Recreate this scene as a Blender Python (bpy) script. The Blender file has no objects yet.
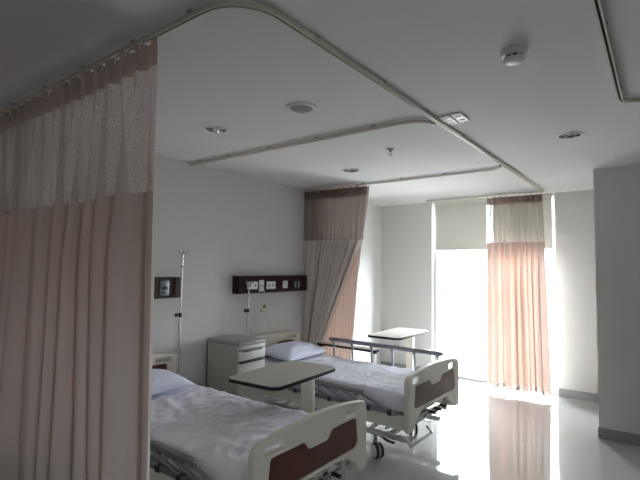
import bpy, bmesh, math, random
from mathutils import Vector, Matrix, noise
random.seed(7)
PI = math.pi
col = bpy.context.scene.collection
XL, YW, ZC = -3.66, 6.52, 2.60          # left wall, window wall, ceiling
YB, XR = -1.7, 2.6                      # wall behind, right wall (both outside the view)
CAM_H = 1.6085

# ------------------------------------------------------------ materials
def mat(name, rgb, rough=.5, metal=0., spec=.5, bump=0., bscale=40., var=0., vscale=3., coat=0.):
    m = bpy.data.materials.new(name); m.use_nodes = True
    nt = m.node_tree; b = nt.nodes['Principled BSDF']
    b.inputs['Base Color'].default_value = (*rgb, 1); b.inputs['Roughness'].default_value = rough
    b.inputs['Metallic'].default_value = metal; b.inputs['Specular IOR Level'].default_value = spec
    b.inputs['Coat Weight'].default_value = coat
    tc = nt.nodes.new('ShaderNodeTexCoord')
    if var:
        n = nt.nodes.new('ShaderNodeTexNoise'); n.inputs['Scale'].default_value = vscale
        n.inputs['Detail'].default_value = 5
        nt.links.new(tc.outputs['Object'], n.inputs['Vector'])
        r = nt.nodes.new('ShaderNodeValToRGB')
        r.color_ramp.elements[0].position = .3; r.color_ramp.elements[1].position = .7
        r.color_ramp.elements[0].color = (*[c * (1 - var) for c in rgb], 1)
        r.color_ramp.elements[1].color = (*[min(1, c * (1 + var)) for c in rgb], 1)
        nt.links.new(n.outputs['Fac'], r.inputs['Fac']); nt.links.new(r.outputs['Color'], b.inputs['Base Color'])
    if bump:
        n = nt.nodes.new('ShaderNodeTexNoise'); n.inputs['Scale'].default_value = bscale
        n.inputs['Detail'].default_value = 3
        nt.links.new(tc.outputs['Object'], n.inputs['Vector'])
        bp = nt.nodes.new('ShaderNodeBump'); bp.inputs['Strength'].default_value = bump
        bp.inputs['Distance'].default_value = .01
        nt.links.new(n.outputs['Fac'], bp.inputs['Height']); nt.links.new(bp.outputs['Normal'], b.inputs['Normal'])
    return m

def fabric(name, rgb, trans, tfac, holes=0.):
    """woven cloth: diffuse front, light passing through, open weave when holes > 0"""
    m = bpy.data.materials.new(name); m.use_nodes = True
    nt = m.node_tree; nt.nodes.clear(); N = nt.nodes.new; L = nt.links.new
    out = N('ShaderNodeOutputMaterial'); d = N('ShaderNodeBsdfDiffuse'); t = N('ShaderNodeBsdfTranslucent')
    d.inputs['Color'].default_value = (*rgb, 1); t.inputs['Color'].default_value = (*trans, 1)
    tc = N('ShaderNodeTexCoord'); n = N('ShaderNodeTexNoise'); n.inputs['Scale'].default_value = 300
    L(tc.outputs['Object'], n.inputs['Vector'])
    bp = N('ShaderNodeBump'); bp.inputs['Strength'].default_value = .25; bp.inputs['Distance'].default_value = .002
    L(n.outputs['Fac'], bp.inputs['Height']); L(bp.outputs['Normal'], d.inputs['Normal'])
    mx = N('ShaderNodeMixShader'); mx.inputs[0].default_value = tfac
    L(d.outputs[0], mx.inputs[1]); L(t.outputs[0], mx.inputs[2])
    last = mx
    if holes:
        tr = N('ShaderNodeBsdfTransparent'); m2 = N('ShaderNodeMixShader')
        v = N('ShaderNodeTexVoronoi'); v.inputs['Scale'].default_value = 240
        L(tc.outputs['Object'], v.inputs['Vector'])
        mp = N('ShaderNodeMapRange'); mp.inputs['From Min'].default_value = .25; mp.inputs['From Max'].default_value = .5
        mp.inputs['To Min'].default_value = holes * 1.7; mp.inputs['To Max'].default_value = holes * .5
        L(v.outputs['Distance'], mp.inputs['Value']); L(mp.outputs[0], m2.inputs[0])
        L(mx.outputs[0], m2.inputs[1]); L(tr.outputs[0], m2.inputs[2]); last = m2
    L(last.outputs[0], out.inputs['Surface'])
    return m

M = dict(
    wall=mat('wall paint', (.75, .735, .715), .7, bump=.05, bscale=120, spec=.3),
    ceil=mat('ceiling paint', (.81, .81, .805), .85, bump=.03, bscale=60, spec=.2),
    darkwall=mat('dark brown unseen wall', (.16, .12, .10), .6, var=.1),  # for the unseen back wall, made dark to cut bounced light
    base=mat('skirting tile', (.36, .36, .37), .35),
    plastic=mat('cream plastic', (.86, .82, .735), .38, bump=.02, bscale=200),
    brown=mat('brown laminate', (.12, .036, .017), .34, var=.12, vscale=9),
    steelpaint=mat('cream painted steel', (.62, .60, .55), .35),
    alu=mat('brushed aluminium', (.30, .31, .345), .38, metal=.8),
    steel=mat('stainless steel', (.62, .62, .62), .25, metal=1),
    darkplastic=mat('dark plastic', (.03, .03, .032), .45),
    rubber=mat('black rubber', (.018, .018, .02), .7),
    greyplastic=mat('grey plastic', (.30, .30, .31), .5),
    white=mat('white plastic', (.82, .82, .80), .4),
    sheet=mat('white cotton sheet', (.86, .855, .92), .9, bump=.15, bscale=350, spec=.1),
    pillow=mat('white pillow case', (.78, .80, .93), .9, bump=.15, bscale=350, spec=.1),
    laminate=mat('grey beige laminate', (.54, .51, .455), .55, spec=.3, bump=.01, bscale=300),
    edge=mat('black table edging', (.015, .015, .017), .6, spec=.3),
    cabside=mat('cabinet body beige', (.47, .44, .395), .45, bump=.02, bscale=200),
    cabfront=mat('cabinet front cream', (.62, .61, .565), .4),
    cabtop=mat('cabinet top grey', (.36, .355, .33), .35),
    walnut=mat('dark wenge laminate', (.030, .011, .011), .55, spec=.25, var=.15, vscale=12),
    track=mat('cream curtain rail', (.72, .70, .61), .4),
    chrome=mat('chrome reflector', (.75, .75, .75), .12, metal=1),
    bulb=mat('frosted lamp tube', (.9, .9, .88), .3),
    grille=mat('speaker grille', (.33, .32, .29), .7, bump=.6, bscale=420),
    frame=mat('white window frame', (.80, .81, .83), .35),
    brass=mat('brass sprinkler', (.30, .27, .22), .35, metal=.7),
    brownc=mat('cord end', (.40, .30, .16), .5),
)
M['header'] = fabric('curtain heading tape', (.205, .165, .15), (.70, .53, .46), .25)
M['cloth'] = fabric('beige pink curtain cloth', (.76, .70, .645), (.86, .535, .43), .10)
M['mesh'] = fabric('curtain mesh', (.29, .255, .235), (.92, .76, .68), .28, .48)
M['blind'] = fabric('roller blind cloth', (.62, .61, .56), (.50, .49, .45), .22)

def floor_material():
    m = mat('polished pale tile', (.47, .465, .45), .05, spec=.9)
    nt = m.node_tree; N = nt.nodes.new; L = nt.links.new; b = nt.nodes['Principled BSDF']
    b.inputs['IOR'].default_value = 1.6
    tc = N('ShaderNodeTexCoord')
    br = N('ShaderNodeTexBrick'); br.offset = 0; br.inputs['Scale'].default_value = 1
    br.inputs['Brick Width'].default_value = .8; br.inputs['Row Height'].default_value = .8
    br.inputs['Mortar Size'].default_value = .001; br.inputs['Mortar Smooth'].default_value = .5
    br.inputs['Color1'].default_value = (.535, .53, .515, 1); br.inputs['Color2'].default_value = (.525, .52, .505, 1)
    br.inputs['Mortar'].default_value = (.47, .465, .45, 1)
    L(tc.outputs['Object'], br.inputs['Vector'])
    n = N('ShaderNodeTexNoise'); n.inputs['Scale'].default_value = 18; n.inputs['Detail'].default_value = 6
    L(tc.outputs['Object'], n.inputs['Vector'])
    mx = N('ShaderNodeMix'); mx.data_type = 'RGBA'; mx.blend_type = 'MULTIPLY'; mx.inputs[0].default_value = .10
    L(br.outputs['Color'], mx.inputs[6]); L(n.outputs['Color'], mx.inputs[7]); L(mx.outputs[2], b.inputs['Base Color'])
    n2 = N('ShaderNodeTexNoise'); n2.inputs['Scale'].default_value = 3
    L(tc.outputs['Object'], n2.inputs['Vector'])
    mr = N('ShaderNodeMapRange'); mr.inputs['To Min'].default_value = .03; mr.inputs['To Max'].default_value = .07
    L(n2.outputs['Fac'], mr.inputs['Value']); L(mr.outputs[0], b.inputs['Roughness'])
    return m
M['floor'] = floor_material()

def glass_material():
    m = bpy.data.materials.new('clear window glass'); m.use_nodes = True
    nt = m.node_tree; nt.nodes.clear(); N = nt.nodes.new; L = nt.links.new
    out = N('ShaderNodeOutputMaterial'); t = N('ShaderNodeBsdfTransparent'); g = N('ShaderNodeBsdfGlossy')
    t.inputs['Color'].default_value = (.95, .97, .97, 1); g.inputs['Roughness'].default_value = .01
    mx = N('ShaderNodeMixShader'); f = N('ShaderNodeFresnel'); f.inputs['IOR'].default_value = 1.3
    L(f.outputs[0], mx.inputs[0]); L(t.outputs[0], mx.inputs[1]); L(g.outputs[0], mx.inputs[2])
    L(mx.outputs[0], out.inputs['Surface'])
    return m
M['glass'] = glass_material()

# ------------------------------------------------------------ mesh helpers
class MB:
    def __init__(s): s.bm = bmesh.new()
    def box(s, x0, x1, y0, y1, z0, z1, bev=0., seg=2, mtx=None):
        b = bmesh.new(); bmesh.ops.create_cube(b, size=1)
        for v in b.verts:
            v.co = Vector(((x0 + x1) / 2 + v.co.x * (x1 - x0), (y0 + y1) / 2 + v.co.y * (y1 - y0), (z0 + z1) / 2 + v.co.z * (z1 - z0)))
        if bev: bmesh.ops.bevel(b, geom=b.edges[:], offset=bev, segments=seg, affect='EDGES', profile=.5)
        s.join(b, mtx); return s
    def join(s, b, mtx=None):
        if mtx is not None: bmesh.ops.transform(b, matrix=mtx, verts=b.verts)
        me = bpy.data.meshes.new('t'); b.to_mesh(me); b.free(); s.bm.from_mesh(me); bpy.data.meshes.remove(me)
    def tube(s, pts, r, n=12, cap=True, smooth_path=False, sq=None):
        """round (or sq=(w,h) rectangular) bar swept along pts"""
        pts = [Vector(p) for p in pts]; rings = []
        up0 = Vector((0, 0, 1))
        for i, p in enumerate(pts):
            a = pts[max(0, i - 1)]; c = pts[min(len(pts) - 1, i + 1)]
            d = (c - a).normalized()
            up = up0 if abs(d.dot(up0)) < .97 else Vector((1, 0, 0))
            x = d.cross(up).normalized(); y = x.cross(d).normalized()
            k = 1.
            if 0 < i < len(pts) - 1:
                cs = (pts[i] - a).normalized().dot((c - pts[i]).normalized())
                k = 1 / math.sqrt(max(.25, (1 + cs) / 2))
            if sq: w, h = sq[0] / 2, sq[1] / 2; off = [(-w * k, -h), (w * k, -h), (w * k, h), (-w * k, h)]
            else: off = [(r * math.cos(2 * PI * j / n), r * math.sin(2 * PI * j / n)) for j in range(n)]
            rings.append([s.bm.verts.new(p + x * o[0] + y * o[1]) for o in off])
        m = len(rings[0])
        for a, b in zip(rings, rings[1:]):
            for j in range(m): s.bm.faces.new((a[j], a[(j + 1) % m], b[(j + 1) % m], b[j]))
        if cap: s.bm.faces.new(rings[0][::-1]); s.bm.faces.new(rings[-1])
        return s
    def lathe(s, prof, c=(0, 0, 0), n=24, axis='z', cap=True):
        rings = []
        for r, z in prof:
            ring = []
            for j in range(n):
                a = 2 * PI * j / n; p = (r * math.cos(a), r * math.sin(a), z)
                if axis == 'y': p = (p[0], p[2], p[1])
                if axis == 'x': p = (p[2], p[0], p[1])
                ring.append(s.bm.verts.new(Vector(p) + Vector(c)))
            rings.append(ring)
        for a, b in zip(rings, rings[1:]):
            for j in range(n): s.bm.faces.new((a[j], a[(j + 1) % n], b[(j + 1) % n], b[j]))
        if cap: s.bm.faces.new(rings[0][::-1]); s.bm.faces.new(rings[-1])
        return s
    def build(s, name, m, parent=None, sharp=35):
        bmesh.ops.recalc_face_normals(s.bm, faces=s.bm.faces[:])
        me = bpy.data.meshes.new(name); s.bm.to_mesh(me); s.bm.free()
        return link(name, me, m, parent, sharp)

def link(name, me, m, parent=None, sharp=35):
    for p in me.polygons: p.use_smooth = True
    me.set_sharp_from_angle(angle=math.radians(sharp))
    me.materials.clear(); me.materials.append(m)
    o = bpy.data.objects.new(name, me); col.objects.link(o)
    if parent: o.parent = parent
    return o

def tag(o, label=None, cat=None, group=None, kind=None):
    if label: o['label'] = label
    if cat: o['category'] = cat
    if group: o['group'] = group
    if kind: o['kind'] = kind
    return o
def thing(name, loc, label, cat, group=None, rz=0.):
    o = bpy.data.objects.new(name, None); col.objects.link(o); o.empty_display_size = .1
    o.location = loc; o.rotation_euler = (0, 0, rz)
    return tag(o, label, cat, group)
def struct(name, mb, m, parent=None):
    o = mb.build(name, m, parent)
    if not parent: o['kind'] = 'structure'
    return o

def rrect(x0, x1, y0, y1, r, n=6):
    rs = r if isinstance(r, (list, tuple)) else (r,) * 4
    pts = []
    for (cx, cy, a0), q in zip(((x1, y1, 0), (x0, y1, 90), (x0, y0, 180), (x1, y0, 270)), rs):
        sx = -1 if cx == x1 else 1; sy = -1 if cy == y1 else 1
        for i in range(n + 1):
            a = math.radians(a0 + 90 * i / n)
            pts.append((cx + sx * q + q * math.cos(a), cy + sy * q + q * math.sin(a)))
    return pts
def circle(cx, cy, r, n=28): return [(cx + r * math.cos(2 * PI * i / n), cy + r * math.sin(2 * PI * i / n)) for i in range(n)]

def plate_mesh(outline, holes, thick, bev, mtx):
    """filled outline with holes, given thickness and rounded edges"""
    cu = bpy.data.curves.new('c', 'CURVE'); cu.dimensions = '2D'; cu.fill_mode = 'BOTH'
    cu.extrude = max(.0001, thick / 2 - bev); cu.bevel_depth = bev; cu.bevel_resolution = 2; cu.offset = -bev
    for pts in [outline] + list(holes):
        sp = cu.splines.new('POLY'); sp.points.add(len(pts) - 1); sp.use_cyclic_u = True
        for p, q in zip(sp.points, pts): p.co = (q[0], q[1], 0, 1)
    ob = bpy.data.objects.new('c', cu); col.objects.link(ob)
    dg = bpy.context.evaluated_depsgraph_get(); dg.update()
    me = bpy.data.meshes.new_from_object(ob.evaluated_get(dg), depsgraph=dg)
    bpy.data.objects.remove(ob); bpy.data.curves.remove(cu)
    me.transform(mtx); return me
# maps plate (u, v, w) to (w, u, v): a board standing in the YZ plane, thickness along X
YZ = Matrix(((0, 0, 1, 0), (1, 0, 0, 0), (0, 1, 0, 0), (0, 0, 0, 1)))

# ------------------------------------------------------------ room shell
struct('floor', MB().box(XL - .2, XR + .2, YB - .2, YW + .4, -.1, 0), M['floor'])
DL = [(-2.585, 2.15), (-.522, 3.76), (-2.54, 3.89)]
me = plate_mesh([(XL - .2, YB - .2), (XR + .2, YB - .2), (XR + .2, YW + .4), (XL - .2, YW + .4)],
                [circle(x, y, .078) for x, y in DL], .12, 0, Matrix.Translation((0, 0, ZC + .06)))
c = link('ceiling', me, M['ceil']); c['kind'] = 'structure'
struct('wall_left', MB().box(XL - .15, XL, YB - .15, YW + .4, 0, ZC), M['wall'])
struct('wall_left_pier', MB().box(XL, -3.42, 4.72, 5.86, 0, ZC), M['wall'])
struct('wall_back', MB().box(XL, XR, YB - .15, YB, 0, ZC), M['darkwall'])
VY0, VY1, VZ0, VZ1 = -1.05, -.50, 1.05, 1.70      # opening added in the unseen right wall to brighten near curtain and footboards
struct('wall_right', MB().box(XR, XR + .15, YB - .15, VY0, 0, ZC).box(XR, XR + .15, VY1, YW + .4, 0, ZC).box(XR, XR + .15, VY0, VY1, 0, VZ0).box(XR, XR + .15, VY0, VY1, VZ1, ZC), M['wall'])
w2 = thing('added_fill_window', (XR + .075, (VY0 + VY1) / 2, (VZ0 + VZ1) / 2), None, None); w2['kind'] = 'structure'
a, b = (VY1 - VY0) / 2, (VZ1 - VZ0) / 2
MB().box(-.025, .025, -a, -a + .04, -b, b).box(-.025, .025, a - .04, a, -b, b).box(-.024, .024, -a, a, -b, -b + .04).box(-.024, .024, -a, a, b - .04, b).box(-.024, .024, -.02, .02, -b, b).build('window_frame', M['frame'], w2)
MB().box(-.003, .003, -a + .04, a - .04, -b + .04, b - .04).build('glass_pane', M['glass'], w2)
WX0, WX1 = -2.785, -1.092
mbw = MB().box(XL, WX0, YW, YW + .4, 0, ZC).box(WX1, -.52, YW, YW + .4, 0, ZC)
struct('wall_window', mbw, M['wall'])
struct('wall_bathroom', MB().box(-.522, XR, 5.175, YW + .4, 0, ZC), M['wall'])
struct('baseboard_right', MB().box(-.53, XR, 5.165, 5.175, 0, .10).box(-.53, -.522, 5.175, YW, 0, .10), M['base'])
struct('baseboard_window', MB().box(WX1 + .005, -.532, YW - .01, YW, 0, .10).box(XL + .01, WX0 - .005, YW - .01, YW, 0, .10), M['base'])
struct('baseboard_left', MB().box(XL, XL + .01, YB, 4.715, 0, .10).box(-3.42, -3.41, 4.72, 5.86, 0, .10), M['base'])

# window: full height opening, frame, mullion, two panes
w = thing('window_1', ((WX0 + WX1) / 2, YW + .12, 0), None, None); w['kind'] = 'structure'
hw = (WX1 - WX0) / 2; cx = (WX1 + WX0) / 2
mx0 = -1.935 - cx
mb = MB()
for a, b in ((-hw + .001, -hw + .035), (mx0 - .02, mx0 + .02), (hw - .035, hw - .001)): mb.box(a, b, -.025, .025, 0, ZC - .001)
mb.box(-hw, hw, -.024, .024, .001, .03).box(-hw, hw, -.024, .024, ZC - .04, ZC - .001)
mb.build('window_frame', M['frame'], w)
for a, b in ((-hw + .035, mx0 - .02), (mx0 + .02, hw - .035)):
    MB().box(a, b, -.003, .003, .03, ZC - .04).build('glass_pane', M['glass'], w)

def blind(x0, x1, label):
    t = thing('roller_blind', ((x0 + x1) / 2, YW + .045, 1.87), label, 'blind', 'roller blinds in the window')
    h = (x1 - x0) / 2
    MB().box(-h, h, -.001, .001, .012, .70).build('blind_cloth', M['blind'], t)
    MB().box(-h, h, -.008, .008, -.006, .014, .004).build('bottom_bar', M['white'], t)
    MB().box(-h - .01, h + .01, -.03, .03, .69, .729, .006).build('cassette', M['track'], t)
blind(-2.745, -1.975, 'grey-green roller blind half lowered over the left window pane')
blind(-1.895, -1.130, 'grey-green roller blind behind the salmon window curtain, at right window pane')

# ------------------------------------------------------------ ceiling fittings
def arc(cx, cy, r, a0, a1, n=8): return [(cx + r * math.cos(math.radians(a0 + (a1 - a0) * i / n)), cy + r * math.sin(math.radians(a0 + (a1 - a0) * i / n))) for i in range(n + 1)]
def track(path, label, clips):
    o = path[0]
    t = thing('curtain_track', (o[0], o[1], ZC), label, 'curtain rail', 'ceiling curtain rails')
    P = [(x - o[0], y - o[1]) for x, y in path]
    mb = MB()
    mb.tube([(x, y, -.010) for x, y in P], 0, sq=(.024, .005))           # web
    def off(d):
        out = []
        for i, (x, y) in enumerate(P):
            a = P[max(0, i - 1)]; b = P[min(len(P) - 1, i + 1)]
            dx, dy = b[0] - a[0], b[1] - a[1]; l = math.hypot(dx, dy)
            out.append((x - dy / l * d, y + dx / l * d))
        return out
    for d in (-.011, .011): mb.tube([(x, y, -.0185) for x, y in off(d)], 0, sq=(.003, .019))
    for d in (-.008, .008): mb.tube([(x, y, -.027) for x, y in off(d)], 0, sq=(.006, .003))
    mb.build('rail_channel', M['track'], t)
    mb = MB().tube([(x, y, -.0135) for x, y in P], 0, sq=(.018, .001)); mb.build('rail_groove', M['darkplastic'], t)
    for x, y in clips:
        x -= o[0]; y -= o[1]
        MB().box(x - .016, x + .016, y - .016, y + .016, -.0075, -.0005, .002).build('ceiling_clip', M['greyplastic'], t)
    return t
track([(XL + .005, 1.07)] + [(-1.40, 1.07)] + arc(-1.37, 1.27, .20, -90, 0) + [(-1.17, 6.20)],
      'longest cream curtain rail on the ceiling, bending round the near corner and at the window',
      [(-3.2, 1.07), (-2.75, 1.07), (-2.3, 1.07), (-1.85, 1.07), (-1.45, 1.07), (-1.17, 1.5), (-1.17, 2.1), (-1.17, 2.65), (-1.17, 3.3), (-1.17, 3.95), (-1.17, 4.8), (-1.17, 5.5)])
track([(XL + .005, 2.735)] + arc(-1.39, 2.915, .18, -90, -8) , 'cream cross rail on the ceiling between the two hospital beds',
      [(-3.5, 2.735), (-3.1, 2.735), (-2.6, 2.735), (-2.1, 2.735), (-1.6, 2.735)])
track([(XL + .005, 4.56)] + arc(-1.36, 4.40, .16, 90, 8), 'cream cross rail on the ceiling carrying the brown curtain in the far corner',
      [(-3.3, 4.56), (-2.8, 4.56), (-2.3, 4.56), (-1.8, 4.56)])
track([(-.165, YB + .01)] + arc(-.065, 3.03, .10, 180, 90) + [(XR - .01, 3.13)], 'cream curtain rail at the right edge of the ceiling, above the grey wall',
      [(-.165, .9), (-.165, 2.1), (-.165, 2.88), (.6, 3.13)])
track([(-1.19, 6.23), (-2.74, 6.23)], 'short cream rail in front of the window carrying the salmon curtain', [(-1.3, 6.23), (-1.7, 6.23), (-2.3, 6.23)])

def downlight(x, y, label, rot):
    t = thing('downlight', (x, y, ZC), label, 'ceiling light', 'recessed downlights', rot)
    MB().lathe([(.076, 0), (.092, -.002), (.094, -.006), (.088, -.008), (.074, -.005), (.0735, 0)], cap=False, n=32).build('trim_ring', M['white'], t)
    MB().lathe([(.073, -.003), (.068, .03), (.055, .06), (.03, .075), (.002, .078)], cap=False, n=32).build('reflector', M['chrome'], t, 60)
    for dy in (-.022, .022):
        MB().tube([(-.055, dy, .022), (.0, dy, .022), (.035, dy, .022), (.045, dy, .022)], .011, 10).build('lamp_tube', M['bulb'], t)
    MB().box(.04, .064, -.04, .04, .012, .035, .004).build('lamp_holder', M['greyplastic'], t)
downlight(*DL[0], 'round chrome downlight above the near bed, nearest to the big pale curtain', .3)
downlight(*DL[1], 'round chrome downlight on the right part of the ceiling, towards the grey wall', 1.2)
downlight(*DL[2], 'round chrome downlight above the far bed, beyond the cross rail', .7)

t = thing('ceiling_speaker', (-1.775, 2.145, ZC), 'round ceiling speaker with grey grille above the near bed', 'speaker')
MB().lathe([(.066, -.002), (.072, -.012), (.080, -.014), (.095, -.008), (.098, 0)], n=40, cap=False).build('speaker_ring', M['white'], t)
MB().lathe([(.001, -.013), (.04, -.013), (.069, -.009), (.069, 0)], n=32).build('speaker_grille', M['grille'], t)

t = thing('smoke_detector', (-.515, 2.135, ZC), 'round white smoke detector hanging from the ceiling', 'smoke detector')
MB().lathe([(.058, 0), (.06, -.012), (.055, -.022), (.048, -.026)], n=32).build('detector_base', M['white'], t)
MB().lathe([(.034, -.024), (.034, -.041)], n=24).build('sensing_chamber', M['darkplastic'], t)
mb = MB()
for k in range(8):
    a = 2 * PI * k / 8
    mb.box(-.004, .004, .034, .042, -.042, -.024, mtx=Matrix.Rotation(a, 4, 'Z'))
mb.lathe([(.046, -.040), (.046, -.046), (.038, -.055), (.018, -.060), (.001, -.061)], n=32)
mb.build('detector_cap', M['white'], t)

t = thing('fire_sprinkler', (-1.80, 3.36, ZC), 'small metal fire sprinkler head on the ceiling above the far bed', 'sprinkler')
MB().lathe([(.032, 0), (.030, -.006), (.012, -.008)], n=24).build('escutcheon', M['greyplastic'], t)
MB().lathe([(.010, -.005), (.010, -.025), (.006, -.028)], n=12).tube([(-.009, 0, -.022), (-.015, 0, -.035), (-.006, 0, -.05)], .003, 6).tube([(.009, 0, -.022), (.015, 0, -.035), (.006, 0, -.05)], .003, 6).build('sprinkler_body', M['brass'], t)
MB().lathe([(.018, -.050), (.018, -.053)], n=16).build('deflector', M['steel'], t)

def ceiling_plate(x, y, label, kind):
    t = thing('ceiling_switch_plate', (x, y, ZC), label, 'socket', 'white plates on the ceiling')
    MB().box(-.034, .034, -.088, .088, -.014, 0, .004).build('cover_plate', M['white'], t)
    if kind == 'vent':
        for yy in (-.04, .04): MB().box(-.016, .016, yy - .012, yy + .012, -.0165, -.0135, .001).build('slot', M['darkplastic'], t)
    else:
        for yy in (-.05, -.0, .05):
            MB().box(-.02, .02, yy - .005, yy + .005, -.0158, -.0135).build('rib', M['greyplastic'], t)
ceiling_plate(-1.110, 2.885, 'white ribbed plate on the ceiling, the one touching the long curtain rail', 'rib')
ceiling_plate(-1.030, 2.875, 'white ceiling plate with two dark slots, farther from the curtain rail', 'vent')

# ------------------------------------------------------------ curtains
def sheet(name, fn, zs, nu, m, parent):
    """fn(u, z) -> Vector; rows at heights zs"""
    bm = bmesh.new(); rows = []
    for z in zs: rows.append([bm.verts.new(fn(i / (nu - 1), z)) for i in range(nu)])
    for a, b in zip(rows, rows[1:]):
        for i in range(nu - 1): bm.faces.new((a[i], a[i + 1], b[i + 1], b[i]))
    me = bpy.data.meshes.new(name); bm.to_mesh(me); bm.free()
    return link(name, me, m, parent, 180)
def lin(a, b, n): return [a + (b - a) * i / (n - 1) for i in range(n)]

def curtain(loc, label, group, fn, zt, zh, zm, zb, nu, hooks, hem=True):
    """fn(u, z) in world space; heading tape zt-zh, mesh zh-zm, cloth zm-zb"""
    o = Vector(loc)
    t = thing('privacy_curtain', loc, label, 'curtain', group)
    f = lambda u, z: fn(u, z) - o
    sheet('heading_tape', f, lin(zt, zh, 5), nu, M['header'], t)
    sheet('mesh_panel', f, lin(zh, zm, 12), nu, M['mesh'], t)
    sheet('curtain_cloth', f, lin(zm, zb + .06, 34), nu, M['cloth'], t)
    sheet('hem', f, lin(zb + .06, zb, 3), nu, M['header'], t)
    for u in hooks:
        p = f(u, zt); top = Vector((p.x, fn(u, 9).y - o.y, 2.584 - o.z))
        MB().tube([p - Vector((0, 0, .025)), p, top], .003, 6).lathe([(.006, -.004), (.006, .004)], tuple(top), 8).build('runner_hook', M['white'], t)
    return t

def waves(u, n, seed, z, soft=0.):
    """uneven folds: sharp pinches at the top, rounder and drifting lower down"""
    ph = u * n + .45 * noise.noise(Vector((u * n * .35, seed, z * .12))) * (1 + soft)
    w = math.sin(2 * PI * ph)
    w2 = math.sin(2 * PI * ph * .5 + seed + .5 * noise.noise(Vector((u * 7, seed * 3, z * .3))))
    return w, w2

# 1 the big near curtain
Y1 = 1.07
def near_fn(u, z):
    x = -3.62 + (3.62 - 1.680) * u + (.045 * (2.55 - min(z, 2.55)) / 2.4) * u
    if z > 5: return Vector((x, Y1, 0))
    k = min(1, max(0, (2.55 - z) / 1.0)); k = k * k * (3 - 2 * k)
    w, w2 = waves(u, 17, 1.3, z, k)
    w3 = math.sin(2 * PI * (u * 10.5 + .8 * noise.noise(Vector((u * 5, 2.2, z * .25))))); w3 = math.copysign(abs(w3) ** .7, w3)
    pinch = -abs(math.sin(PI * (u * 17))) ** .5
    a = (1 - k) * (.022 * w + .006 * pinch) + k * (.060 * w3 + .012 * w2)
    x += k * .020 * math.cos(2 * PI * u * 10.5 + 1) * min(1, (1 - u) * 12)
    sag = .006 * abs(math.sin(PI * u * 17)) if z > 2.5 else 0
    return Vector((x + .008 * u, Y1 + a * min(1, .12 + (1 - u) * 16), z - sag))
curtain((-2.65, Y1, .10), 'large pale beige curtain hanging at the left in front of the near bed', 'bed curtains',
        near_fn, 2.562, 2.445, 1.915, .10, 520, [i / 17 for i in range(18)])

# 2 the brown curtain in the far corner: the front part drawn back to the wall, its free edge fanning out behind
Y3 = 4.56
def tab(z, pts):
    for (z0, v0), (z1, v1) in zip(pts, pts[1:]):
        if z <= z0 and z >= z1: return v0 + (v1 - v0) * (z0 - z) / (z0 - z1)
    return pts[0][1] if z > pts[0][0] else pts[-1][1]
DK = [(2.55, -2.755), (1.93, -2.815), (.55, -3.43), (.12, -3.50)]
LT = [(2.55, -2.745), (2.22, -2.785), (1.92, -2.84), (1.45, -2.90), (.85, -2.95), (.6, -2.98), (.12, -3.0)]
def far_fn(u, z):
    if z > 5: return Vector((-3.64 + .9 * u, Y3, 0))
    k = min(1, max(0, (2.55 - z) / 1.0))
    xd, xl = tab(z, DK), tab(z, LT); xb = -3.60
    w, w2 = waves(u, 34, 4.1, z, k)
    am = .018 + .012 * k
    if u < .40:                                  # front layer, wall to the swept edge
        q = u / .40; x = -3.645 + (xd + 3.645) * q + .014 * k * math.sin(2 * PI * u * 34 + 1.2) * min(1, (1 - q) * 8, q * 12 + .1)
        return Vector((x, Y3 - .045 * min(1, (1 - q) * 6) + am * w, z - (.006 * abs(math.sin(PI * q * 9)) if z > 2.5 else 0)))
    if u < .62:                                  # folded back behind it
        q = (u - .40) / .22; x = xd + (xb - xd) * q
        return Vector((x, Y3 + .01 + .6 * am * w, z))
    q = (u - .62) / .38; x = xb + (xl - xb) * q  # and out again to the free edge
    return Vector((x, Y3 + .045 + .7 * am * math.sin(2 * PI * q * 13), z))
curtain((-3.2, Y3, .10), 'brown pleated curtain in the far left corner, its pale edge swept back', 'bed curtains',
        far_fn, 2.562, 2.455, 1.93, .12, 700, [i * .4 / 9 for i in range(10)])

# 3 the salmon curtain at the window
Y4 = 6.23
def win_fn(u, z):
    xr = -1.185 + .055 * max(0, (2.5 - z) / 2.4); xl = -1.87 - .01 * (2.5 - min(2.5, z)) / 2.4
    if z > 5: return Vector((-1.87 + .69 * u, Y4, 0))
    k = min(1, max(0, (2.55 - z) / 1.2))
    uu = u ** (.9)
    x = xl + (xr - xl) * uu
    w, w2 = waves(u, 9.5, 8.7, z, k); w = math.copysign(abs(w) ** .8, w)
    x += .020 * k * math.sin(2 * PI * u * 9.5 + 1.0 + w2) * min(1, u * 14, (1 - u) * 14)
    zz = z - (.012 * abs(math.sin(PI * u * 9)) if z > 2.5 else 0)
    if z < .3: zz -= .03 * noise.noise(Vector((u * 6, 3, 1)))
    return Vector((x, Y4 + (.022 + .030 * k) * w + .020 * k * w2, zz))
curtain((-1.52, Y4, .06), 'salmon backlit curtain gathered in front of the window', 'bed curtains',
        win_fn, 2.562, 2.455, 1.95, .06, 300, [i / 9 for i in range(10)])

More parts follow.
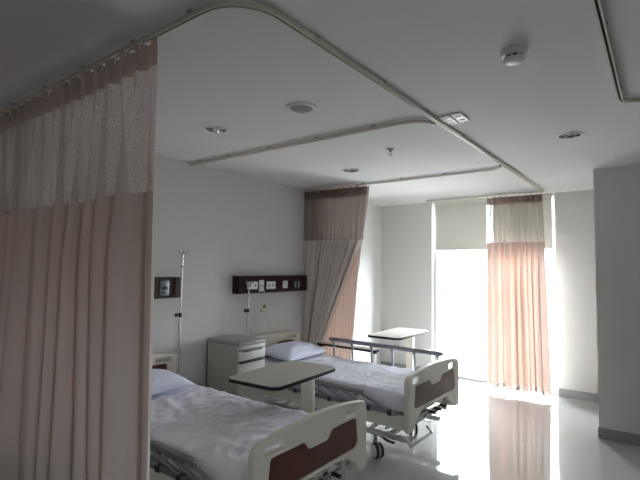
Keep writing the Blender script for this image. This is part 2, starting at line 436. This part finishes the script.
# ------------------------------------------------------------ bedhead service panels
def outlet(parent, y, z, wy, hz, slots, m=None, sm=None, smz=None):
    o = MB().box(.0985, .1065, y - wy / 2, y + wy / 2, z - hz / 2, z + hz / 2, .003).build('outlet_plate', m or M['white'], parent)
    for sy, sz, a, b in slots:
        MB().box(.1055, .1085, y + sy - a / 2, y + sy + a / 2, z + sz - b / 2, z + sz + b / 2, .0008).build('outlet_slot', sm or M['greyplastic'], o)
def service_panel(y0, y1, label):
    t = thing('bedhead_panel', (XL, 0, 1.40), label, 'wall panel', 'wooden service panels over the beds')
    MB().box(0, .10, y0, y1, -.094, .094, .002).build('panel_board', M['walnut'], t)
    return t
t = service_panel(3.315, 4.465, 'dark wooden service panel with sockets on the wall above the far bed')
Z = lambda z: z - 1.40
outlet(t, 3.515, Z(1.392), .155, .082, [(-.036, 0, .022, .03), (.036, 0, .022, .03)])
outlet(t, 3.652, Z(1.385), .076, .128, [(0, 0, .05, .008)], sm=M['darkplastic'])
outlet(t, 3.806, Z(1.388), .145, .085, [(-.032, 0, .022, .03), (.032, 0, .022, .03)])
outlet(t, 4.050, Z(1.390), .085, .088, [(0, .018, .012, .014)])
outlet(t, 4.265, Z(1.385), .120, .118, [(-.032, 0, .03, .07), (.032, 0, .03, .07)], M['darkplastic'], M['greyplastic'])
t = service_panel(1.36, 2.59, 'dark wooden service panel with gas outlet above the near bed, beside the big curtain')
outlet(t, 2.423, Z(1.398), .090, .130, [(0, .0, .06, .03), (-.012, -.04, .05, .012)], M['alu'], M['darkplastic'])
outlet(t, 1.95, Z(1.39), .145, .085, [(-.032, 0, .022, .03), (.032, 0, .022, .03)])

t = thing('nurse_call_cord', (-3.545, 3.70, 1.33), 'white nurse call cord hanging below the panel above the far bed', 'call cord')
t.location = (0, 0, 0)
MB().tube([(-3.553, 3.685, 1.345), (-3.54, 3.688, 1.32), (-3.545, 3.692, 1.25), (-3.55, 3.70, 1.16), (-3.55, 3.70, .99)], .0025, 6).build('cord', M['white'], t)
MB().box(-3.562, -3.538, 3.685, 3.715, 1.135, 1.175, .006).box(-3.562, -3.542, 3.64, 3.668, 1.10, 1.13, .005).tube([(-3.55, 3.655, 1.115), (-3.55, 3.70, 1.155)], .003, 6).build('cord_clip', M['brownc'], t)
MB().lathe([(.008, -.05), (.011, -.04), (.010, .04), (.004, .05)], (-3.55, 3.70, .945), 10).build('handset', M['white'], t)

def iv_pole(x, y, top, knob_z, side, label):
    t = thing('iv_pole', (x, y, 0), label, 'iv pole', 'iv poles at the bed heads'); t.rotation_euler = (-.02, 0, 0)
    MB().tube([(0, 0, .012), (0, 0, knob_z)], .011, 12).build('lower_tube', M['steel'], t)
    MB().tube([(0, 0, knob_z), (0, 0, top - .03)], .008, 12).build('upper_tube', M['steel'], t)
    MB().lathe([(.001, 0), (.035, 0), (.035, .006), (.014, .014), (.014, .02), (.011, .03)], n=20).build('foot_plate', M['steel'], t)
    mb = MB().lathe([(.014, -.02), (.016, -.01), (.016, .015), (.012, .02)], (0, 0, knob_z), 14)
    mb.tube([(0, 0, knob_z), (0, side * .035, knob_z)], .005, 8)
    mb.lathe([(.010, -.012), (.018, -.006), (.018, .006), (.010, .012)], (0, side * .042, knob_z), 12, 'y')
    mb.build('clamp_knob', M['darkplastic'], t)
    MB().lathe([(.010, -.015), (.014, -.012), (.014, .0), (.009, .004)], (0, 0, top - .145), 12).build('collar', M['alu'], t)
    for k in range(4):
        a = math.radians((-90, -30, 30, 90)[k])
        c, s = math.cos(a), math.sin(a)
        pts = [(0, 0, top - .05), (.012 * c, .012 * s, top - .035), (.032 * c, .032 * s, top - .03), (.044 * c, .044 * s, top - .018), (.046 * c, .046 * s, top)]
        MB().tube(pts, .0045, 8).build('hook', M['steel'], t)
iv_pole(-3.535, 2.555, 1.745, 1.15, -1, 'tall steel drip pole beside the headboard of the near bed, right of its wall panel')
iv_pole(-3.535, 3.410, 1.445, 1.13, -1, 'lower steel drip pole behind the bedside cabinet, at the far bed')

# ------------------------------------------------------------ beds
FW = .51     # half width of the end boards
def end_board(parent, name, x, zt, sgn):
    """moulded board in the YZ plane: crowned top, arch below, two grips, notched brown panel"""
    zb = zt - .47
    out = []
    n = 14
    out += [(-FW, zb + .02), (-FW + .012, zb), (-FW + .07, zb), (-FW + .09, zb + .025), (-FW + .14, zb + .075), (-FW + .22, zb + .125), (-FW + .32, zb + .14)]
    out += [(FW - .32, zb + .14), (FW - .22, zb + .125), (FW - .14, zb + .075), (FW - .09, zb + .025), (FW - .07, zb), (FW - .012, zb), (FW, zb + .02)]
    r = .06 if name == 'footboard' else .035
    for i in range(7):
        a = math.radians(90 * i / 6); out.append((FW - r + r * math.cos(a) , zt - .035 - r + r * math.sin(a)))
    for i in range(1, n):
        y = FW - r - (2 * FW - 2 * r) * i / n
        out.append((y, zt - .035 + .035 * (1 - (y / (FW - r)) ** 2)))
    for i in range(7):
        a = math.radians(90 + 90 * i / 6); out.append((-FW + r + r * math.cos(a), zt - .035 - r + r * math.sin(a)))
    gz = zt - (.0 if name == 'footboard' else -.012)
    def grip(y0, y1): return rrect(y0, y1, gz - .102, gz - .058, .004, 3)
    pz0, pz1 = zt - .305, zt - (.125 if name == 'footboard' else .105)
    pw = FW - .10
    pan = [(-pw + .03, pz0), (pw - .03, pz0), (pw, pz0 + .03), (pw - .02, pz1), (pw - .20 + .07, pz1 + .004), (.125, pz1), (.085, pz1 - .048), (-.085, pz1 - .048), (-.125, pz1), (-pw + .02, pz1), (-pw, pz0 + .03)]
    # soften the panel outline
    def soften(P, q=.016):
        R = []
        for i, p in enumerate(P):
            a = Vector(P[i - 1]); b = Vector(p); c = Vector(P[(i + 1) % len(P)])
            d1 = (a - b); d2 = (c - b); k1 = min(q, d1.length * .4); k2 = min(q, d2.length * .4)
            s, e = b + d1.normalized() * k1, b + d2.normalized() * k2
            for j in range(4):
                t_ = j / 3; R.append(tuple((1 - t_) ** 2 * s + 2 * t_ * (1 - t_) * b + t_ ** 2 * e))
        return R
    pan = soften(pan)
    me = plate_mesh(out, [grip(-FW + .075, -FW + .235), grip(FW - .235, FW - .075), pan], .042, .007, Matrix.Translation((x, 0, 0)) @ YZ)
    b = link(name, me, M['plastic'], parent, 40)
    me = plate_mesh([(p[0] * .985, (p[1] - (pz0 + pz1) / 2) * .97 + (pz0 + pz1) / 2) for p in pan], [], .026, .002, Matrix.Translation((x + sgn * .003, 0, 0)) @ YZ)
    link('board_panel', me, M['brown'], b, 40)['label'] = 'brown inset panel'
    me = plate_mesh([(p[0] * 1.06, (p[1] - (pz0 + pz1) / 2) * 1.14 + (pz0 + pz1) / 2) for p in pan], [], .010, .002, Matrix.Translation((x - sgn * .008, 0, 0)) @ YZ)
    link('board_backing', me, M['plastic'], b, 40)
    return b

X0, X1 = -3.60, -1.60   # headboard and footboard planes
def side_rail(bed, s, up):
    """s = -1 near side, +1 far side; six posts that fold down towards the head"""
    y = s * .482
    mb = MB().box(-3.10 if up else -2.86, -1.70, y - .012, y + .012, .432, .462, .004)
    r = mb.build('side_rail', M['alu'], bed)
    ang = 0 if up else 1
    xs = [(-3.02 + i * .252) if up else (-2.765 + i * .201) for i in range(6)]
    dx, dz = ((-.02, .325) if up else (-.30, .125 if s < 0 else .05))
    yt = y + s * (0.0 if up else .028)
    zt = .447 + dz
    a, b = xs[0] + dx - .06, xs[-1] + dx + .055
    MB().box(a, b, yt - .014, yt + .014, zt - .020, zt + .022, .007).build('top_bar', M['alu'], r)
    for xx in xs:
        MB().tube([(xx, y, .45), (xx + dx, yt, zt)], .0115, 8).build('rail_post', M['alu'], r)
        MB().box(xx - .018, xx + .018, y - .018, y + .018, .425, .462, .004).build('hinge', M['darkplastic'], r)
        MB().box(xx + dx - .013, xx + dx + .013, yt - .017, yt + .017, zt - .04, zt - .006, .003).build('post_cap', M['greyplastic'], r)
    return r

def caster(bed, x, y, rz):
    mt = Matrix.Translation((x, y, 0)) @ Matrix.Rotation(rz, 4, 'Z')
    mb = MB().tube([(0, 0, .13), (0, 0, .20)], .016, 12).box(-.03, .055, -.009, .009, .085, .135, .008)
    bmesh.ops.transform(mb.bm, matrix=mt, verts=mb.bm.verts)
    c = mb.build('caster', M['greyplastic'], bed)
    for dy in (-.024, .024):
        m1 = MB().lathe([(.045, -.011), (.060, -.009), (.0625, 0), (.060, .009), (.045, .011)], (.03, dy, .0628), 28, 'y')
        bmesh.ops.transform(m1.bm, matrix=mt, verts=m1.bm.verts); m1.build('tyre', M['rubber'], c)
        m1 = MB().lathe([(.010, -.0135), (.053, -.013), (.053, .013), (.010, .0135)], (.03, dy, .0628), 24, 'y')
        bmesh.ops.transform(m1.bm, matrix=mt, verts=m1.bm.verts); m1.build('wheel_hub', M['white'], c)

def hospital_bed(yc, near_up, far_up, label):
    t = thing('hospital_bed', (0, yc, 0), label, 'bed', 'hospital beds')
    end_board(t, 'footboard', X1, .79, 1)
    end_board(t, 'headboard', X0 + .01, .835, 1)
    for s in (-1, 1):
        MB().box(-3.52, -1.60, s * .44 - .012, s * .44 + .012, .315, .430, .008).build('side_panel', M['plastic'], t)
    # mattress platform
    mb = MB()
    for s in (-1, 1): mb.box(-3.50, -1.62, s * .40 - .015, s * .40 + .015, .40, .44)
    for i in range(9): mb.box(-3.48 + i * .2, -3.40 + i * .2, -.43, .43, .425, .445, .003)
    mb.build('mattress_platform', M['steelpaint'], t)
    # posts that carry the end boards
    for x in (X0 + .045, X1 - .045):
        for s in (-1, 1): MB().box(x - .015, x + .015, s * .33 - .015, s * .33 + .015, .30, .52, .003).build('board_bracket', M['steelpaint'], t)
    for x, yy in ((X0 + .06, .37), (X1 - .06, .43)): MB().box(x - .015, x + .015, -yy, yy, .32, .36, .003).build('cross_beam', M['steelpaint'], t)
    # base frame with casters
    mb = MB()
    for s in (-1, 1): mb.box(-3.25, -1.70, s * .34 - .02, s * .34 + .02, .185, .225, .004)
    mb.tube([(-1.67, -.31, .15), (-1.67, .10, .15)], .010, 10)
    for s in (-1, 1): mb.tube([(-1.72, -.1 + s * .20, .20), (-1.67, -.1 + s * .20, .15)], .010, 8).tube([(-1.95, s * .22, .21), (-1.70, s * .22, .38)], .012, 8)
    for x in (-3.22, -2.55, -1.86): mb.box(x - .02, x + .02, -.37, .37, .19, .22, .004)
    mb.build('base_frame', M['steelpaint'], t)
    for xa in (-3.05, -2.05):
        for s in (-1, 1):
            MB().tube([(xa, s * .29, .21), (xa + .22, s * .29, .41)], 0, sq=(.02, .035)).build('lift_arm', M['steelpaint'], t)
        MB().tube([(xa + .22, -.40, .40), (xa + .22, .40, .40)], .014, 10).build('lift_shaft', M['steelpaint'], t)
    MB().tube([(-2.95, 0, .26), (-1.66, 0, .33)], .016, 10).tube([(-2.45, .12, .26), (-1.66, .12, .33)], .016, 10).build('drive_screw', M['greyplastic'], t)
    for x in (-3.15, -1.98):
        for s in (-1, 1): caster(t, x, s * .34, PI if x < -3 else (-.5 if s < 0 else -.9))
    for s in (-1, 1): MB().tube([(-1.94, s * .34, .19), (-1.86, s * .34, .16), (-1.80, s * .34, .155)], 0, sq=(.035, .008)).build('brake_pedal', M['darkplastic'], t)
    # crank handles under the footboard
    for y in (-.12, 0, .12):
        mb = MB().tube([(-1.76, y, .335), (-1.655, y, .335), (-1.645, y, .335), (-1.635, y, .345), (-1.635, y + .08, .375), (-1.635, y + .09, .377)], .008, 8)
        c = mb.build('crank_handle', M['steel'], t)
        MB().tube([(-1.635, y + .085, .376), (-1.575, y + .085, .374)], .013, 10).build('crank_grip', M['darkplastic'], c)
    side_rail(t, -1, near_up); side_rail(t, 1, far_up)
    return t
B1, B2 = 2.07, 3.745
hospital_bed(B1, False, False, 'near hospital bed with cream footboard, partly hidden by the big curtain').location.x = .03
hospital_bed(B2, False, True, 'far hospital bed with its window-side rail raised').rotation_euler = (0, 0, -.025)

def mattress(yc, seed, label, crease_x):
    t = thing('mattress', (0, yc, .447), label, 'mattress', 'sheeted mattresses')
    x0, x1, hw, h = -3.49, -1.615, .455, .145
    NX, NY = 200, 84
    bm = bmesh.new(); rings = []
    def wr(x, y):
        v = Vector((x * 2.2, y * 2.6, seed))
        amp = .5 + .8 * max(0, noise.noise(Vector((x * 1.1 + 3, y * 1.2, seed * 2))) + .35)
        # crossing ridges of a rumpled sheet
        q = Vector((x * 5 + .9 * noise.noise(v) * 3, y * 9 - x * 4 + noise.noise(v + Vector((5, 5, 0))) * 2.5, seed))
        r1 = 1 - abs(noise.noise(q)) * 2.6
        q2 = Vector((x * 11 + y * 6 + noise.noise(v * 1.7) * 2, y * 5 - x * 3, seed + 9))
        r2 = 1 - abs(noise.noise(q2)) * 2.6
        z = .013 * amp * max(0, r1) ** 2 + .009 * amp * max(0, r2) ** 2 + .010 * noise.noise(v * 1.3)
        d = x - crease_x - .02 * y
        z -= .013 * math.exp(-(d / .011) ** 2)
        if d < 0: z += .002
        return z
    r = .045
    for i in range(NX + 1):
        s = i / NX; x = x0 + (x1 - x0) * s
        d = min(x - x0, x1 - x); ins = r - math.sqrt(max(0, r * r - max(0, r - d) ** 2)) if d < r else 0
        W, H = hw - ins, h / 2 - ins * .7
        ring = []
        for j in range(NY):
            a = j / NY
            # rounded rectangle by arclength: top, right, bottom, left
            per = 4 * W + 4 * H; dd = a * per
            if dd < 2 * W: y, z = -W + dd, H
            elif dd < 2 * W + 2 * H: y, z = W, H - (dd - 2 * W)
            elif dd < 4 * W + 2 * H: y, z = W - (dd - 2 * W - 2 * H), -H
            else: y, z = -W, -H + (dd - 4 * W - 2 * H)
            k = min(W - abs(y), H - abs(z))
            # round the corners
            cy, cz = max(0, abs(y) - (W - r)), max(0, abs(z) - (H - r))
            if cy > 0 and cz > 0:
                l = math.hypot(cy, cz); m_ = max(cy, cz); f = m_ / l
                y = math.copysign(W - r + cy * f, y); z = math.copysign(H - r + cz * f, z)
            if z > H - .05 and abs(y) < W: z += wr(x, y) * min(1, (W - abs(y)) / .05 + .2)
            if abs(y) > W - .03 and z < H - .02: y += math.copysign(.006 * noise.noise(Vector((x * 9, z * 5, seed))) - .002, y)
            ring.append(bm.verts.new((x, y, h / 2 + max(z, -h / 2))))
        rings.append(ring)
    for a, b in zip(rings, rings[1:]):
        for j in range(NY): bm.faces.new((a[j], a[(j + 1) % NY], b[(j + 1) % NY], b[j]))
    bm.faces.new(rings[0][::-1]); bm.faces.new(rings[-1])
    bmesh.ops.recalc_face_normals(bm, faces=bm.faces[:])
    me = bpy.data.meshes.new('fitted_sheet'); bm.to_mesh(me); bm.free()
    link('fitted_sheet', me, M['sheet'], t, 180); return t
mattress(B1, 2.3, 'near mattress under a rumpled white sheet, on the bed beside the big curtain', -2.615)
mattress(B2, 5.9, 'far mattress under a wrinkled white sheet, on the bed with the raised rail', -2.84).rotation_euler = (0, 0, -.025)

def pillow(x, y, z, rz, ry, b, label):
    t = MB(); n = 44; a, c = .225, .082
    def pt(u, v, s):
        px = a * u * (1 - .07 * (1 - abs(v) ** 2) * abs(u) ** 3); py = b * v * (1 - .07 * (1 - abs(u) ** 2) * abs(v) ** 3)
        h = max(0, (1 - abs(u) ** 2.4) * (1 - abs(v) ** 2.4)) ** .48
        w = .010 * noise.noise(Vector((u * 3, v * 3, s * 4 + x + y))) * h + .006 * (1 - abs(noise.noise(Vector((u * 4 + v * 3, v * 7, y)))) * 3) * h * (1 - h * .3)
        zz = s * c * h * (1 if s > 0 else .55) + (w if s > 0 else 0)
        return Vector((px, py, zz))
    top = [[t.bm.verts.new(pt(-1 + 2 * i / n, -1 + 2 * j / n, 1)) for j in range(n + 1)] for i in range(n + 1)]
    bot = [[t.bm.verts.new(pt(-1 + 2 * i / n, -1 + 2 * j / n, -1)) for j in range(n + 1)] for i in range(n + 1)]
    for i in range(n):
        for j in range(n):
            t.bm.faces.new((top[i][j], top[i + 1][j], top[i + 1][j + 1], top[i][j + 1]))
            t.bm.faces.new((bot[i][j], bot[i][j + 1], bot[i + 1][j + 1], bot[i + 1][j]))
    bmesh.ops.remove_doubles(t.bm, verts=t.bm.verts[:], dist=.0002)
    o = t.build('pillow', M['pillow'], None, 180)
    o.location = (x, y, z); o.rotation_euler = (0, ry, rz)
    tag(o, label, 'pillow', 'white pillows')
pillow(-3.255, B2 + .11, .672, .06, .10, .36, 'white pillow at the head of the far bed, in front of its headboard')
pillow(-3.27, B1 - .05, .668, -.05, .10, .37, 'white pillow on the near bed, cut off by the big curtain')

# ------------------------------------------------------------ bedside cabinet
t = thing('bedside_cabinet', (-3.385, 3.139, 0), 'cream bedside cabinet with grey top between the two beds', 'cabinet')
dx, dy = .225, .177
mb = MB().box(-dx, dx - .02, -dy, -dy + .016, .05, .852).box(-dx, dx - .02, dy - .016, dy, .05, .852)
mb.box(-dx, -dx + .012, -dy, dy, .05, .852).box(-dx, dx - .02, -dy, dy, .05, .075).box(-dx, dx - .02, -dy + .01, dy - .01, .60, .615)
mb.build('cabinet_body', M['cabside'], t)
MB().box(-dx - .005, dx + .012, -dy - .008, dy + .008, .852, .888, .013, 3).build('cabinet_top', M['cabtop'], t)
MB().box(dx - .030, dx - .022, -dy + .017, dy - .017, .08, .85).build('front_recess', M['darkplastic'], t)
MB().box(dx - .021, dx, -dy + .001, dy - .001, .815, .849, .004).build('pull_out_tray', M['cabfront'], t)
d = MB().box(dx - .021, dx, -dy + .001, dy - .001, .712, .803, .004).build('drawer', M['cabfront'], t)
MB().box(dx - .002, dx + .007, -.13, .13, .793, .801, .002).build('drawer_lip', M['darkplastic'], d)
d = MB().box(dx - .021, dx, -dy + .001, dy - .001, .085, .690, .004).build('cabinet_door', M['cabfront'], t)
MB().box(dx - .004, dx + .014, -dy + .01, dy - .01, .689, .704, .004).build('door_handle', M['darkplastic'], d)
for sx in (-1, 1):
    for sy in (-1, 1):
        MB().lathe([(.016, -.012), (.0245, -.008), (.0245, .008), (.016, .012)], (sx * .18, sy * .14, .0246), 16, 'y').tube([(sx * .18, sy * .14, .03), (sx * .18, sy * .14, .055)], .012, 8).build('caster', M['rubber'], t)

# ------------------------------------------------------------ overbed tables
def overbed_table(x, y, rz, hx, hy, h, col_xy, label, foot_dir, cw=.10):
    """local: top centred on the origin; column near one end; H base on casters"""
    t = thing('overbed_table', (x, y, 0), label, 'table', 'overbed tables', rz)
    P = rrect(-hx, hx, -hy, hy, .07, 6)
    top = link('table_top', plate_mesh(P, [], .022, .003, Matrix.Translation((0, 0, h - .011))), M['laminate'], t, 40)
    # the black edging is a band round the top, a little lower than its surface
    q = rrect(-hx - .004, hx + .004, -hy - .004, hy + .004, .073, 6)
    e = link('edge_band', plate_mesh(q, [[(a * .985, b * .99) for a, b in P]], .024, .002, Matrix.Translation((0, 0, h - .016))), M['edge'], top, 40)
    cx_, cy_ = col_xy
    MB().box(cx_ - cw / 2, cx_ + cw / 2, cy_ - .035, cy_ + .035, .06, h - .05, .012, 3).build('column', M['plastic'], t)
    MB().box(cx_ - cw * .32, cx_ + cw * .32, cy_ - .03, cy_ + .03, h - .06, h - .027, .004).build('column_head', M['greyplastic'], t)
    bm_ = MB()
    sgn = foot_dir
    for sx in (-1, 1): bm_.box(cx_ + sx * .17 - .02, cx_ + sx * .17 + .02, min(cy_, cy_ + sgn * .60) - .03, max(cy_, cy_ + sgn * .60) + .03, .055, .085, .006)
    bm_.box(cx_ - .19, cx_ + .19, cy_ - .03, cy_ + .03, .055, .09, .006)
    bm_.build('base', M['steelpaint'], t)
    for sx in (-1, 1):
        for yy in (cy_ - sgn * .01, cy_ + sgn * .59):
            MB().lathe([(.015, -.010), (.0245, -.007), (.0245, .007), (.015, .010)], (cx_ + sx * .17, yy, .0246), 14, 'y').tube([(cx_ + sx * .17, yy, .03), (cx_ + sx * .17, yy, .06)], .009, 8).build('caster', M['rubber'], t)
    return t
overbed_table(-2.31, 2.640, math.radians(3), .235, .390, .805, (.060, .22), 'overbed table standing between the two beds, its top over the near bed', -1, .10)
overbed_table(-2.60, 5.09, math.radians(0), .215, .43, .81, (.06, .18), 'overbed table near the window wall, behind the far bed, with the wider top', -1, .09)
t = thing('side_table', (-2.92, 4.415, 0), 'narrow low table with black edge behind the raised rail of the far bed', 'table')
top = link('table_top', plate_mesh(rrect(-.40, .40, -.055, .055, .03, 5), [], .02, .003, Matrix.Translation((0, 0, .69))), M['laminate'], t, 40)
link('edge_band', plate_mesh(rrect(-.404, .404, -.059, .059, .033, 5), [rrect(-.394, .394, -.050, .050, .028, 5)], .024, .002, Matrix.Translation((0, 0, .687))), M['edge'], top, 40)
for x in (-.36, .36):
    MB().box(x - .015, x + .015, -.02, .02, .0, .678, .004).build('leg', M['white'], t)
    MB().box(x - .03, x + .03, -.025, .025, .655, .679, .004).build('bracket', M['darkplastic'], t)

# ------------------------------------------------------------ light: bright overcast daylight
wd = bpy.data.worlds.new('World'); bpy.context.scene.world = wd; wd.use_nodes = True
nt = wd.node_tree; nt.nodes.clear(); N = nt.nodes.new; L = nt.links.new
out = N('ShaderNodeOutputWorld'); bg = N('ShaderNodeBackground'); tc = N('ShaderNodeTexCoord')
sp = N('ShaderNodeSeparateXYZ'); cr = N('ShaderNodeValToRGB')
mr = N('ShaderNodeMapRange'); mr.inputs['From Min'].default_value = -1; mr.inputs['From Max'].default_value = 1
L(tc.outputs['Generated'], sp.inputs[0]); L(sp.outputs['Z'], mr.inputs['Value']); L(mr.outputs[0], cr.inputs['Fac'])
e = cr.color_ramp.elements; e[0].position = .46; e[0].color = (.26, .26, .27, 1); e[1].position = .52; e[1].color = (.86, .93, 1, 1)
L(cr.outputs['Color'], bg.inputs['Color']); bg.inputs['Strength'].default_value = 19
L(bg.outputs[0], out.inputs['Surface'])
la = bpy.data.lights.new('window_portal', 'AREA'); la.shape = 'RECTANGLE'; la.size = WX1 - WX0; la.size_y = ZC
la.cycles.is_portal = True
lo = bpy.data.objects.new('window_portal', la); col.objects.link(lo)
lo.location = (cx, YW + .39, ZC / 2); lo.rotation_euler = (-PI / 2, 0, 0)

lb = bpy.data.lights.new('added_window_portal', 'AREA'); lb.shape = 'RECTANGLE'; lb.size = VZ1 - VZ0; lb.size_y = VY1 - VY0  # guides sky light through the added fill opening
lb.cycles.is_portal = True
l2 = bpy.data.objects.new('added_window_portal', lb); col.objects.link(l2)
l2.location = (XR + .14, (VY0 + VY1) / 2, (VZ0 + VZ1) / 2); l2.rotation_euler = (0, PI / 2, 0)

# ------------------------------------------------------------ camera
cam = bpy.data.cameras.new('camera'); co = bpy.data.objects.new('camera', cam); col.objects.link(co)
cam.sensor_width = 36; cam.lens = 453.83 / 640 * 36; cam.clip_start = .02
yaw, pitch, roll = math.radians(-36.992), math.radians(3.3093), math.radians(.641)
fw = Vector((math.sin(yaw) * math.cos(pitch), math.cos(yaw) * math.cos(pitch), math.sin(pitch)))
r = Vector((math.cos(yaw), -math.sin(yaw), 0)); u = r.cross(fw)
r2 = math.cos(roll) * r + math.sin(roll) * u; u2 = -math.sin(roll) * r + math.cos(roll) * u
mw = Matrix((r2, u2, -fw)).transposed().to_4x4(); mw.translation = Vector((0, 0, CAM_H))
co.matrix_world = mw
sc = bpy.context.scene; sc.camera = co
sc.view_settings.view_transform = 'Standard'; sc.view_settings.look = 'None'
sc.view_settings.gamma = 1; sc.view_settings.use_curve_mapping = False
sc.view_settings.exposure = 1.24
cy = sc.cycles
cy.use_denoising = True; cy.max_bounces = 14; cy.diffuse_bounces = 8; cy.glossy_bounces = 5; cy.transparent_max_bounces = 16
cy.transmission_bounces = 6; cy.sample_clamp_indirect = 12; cy.caustics_reflective = False; cy.use_adaptive_sampling = False
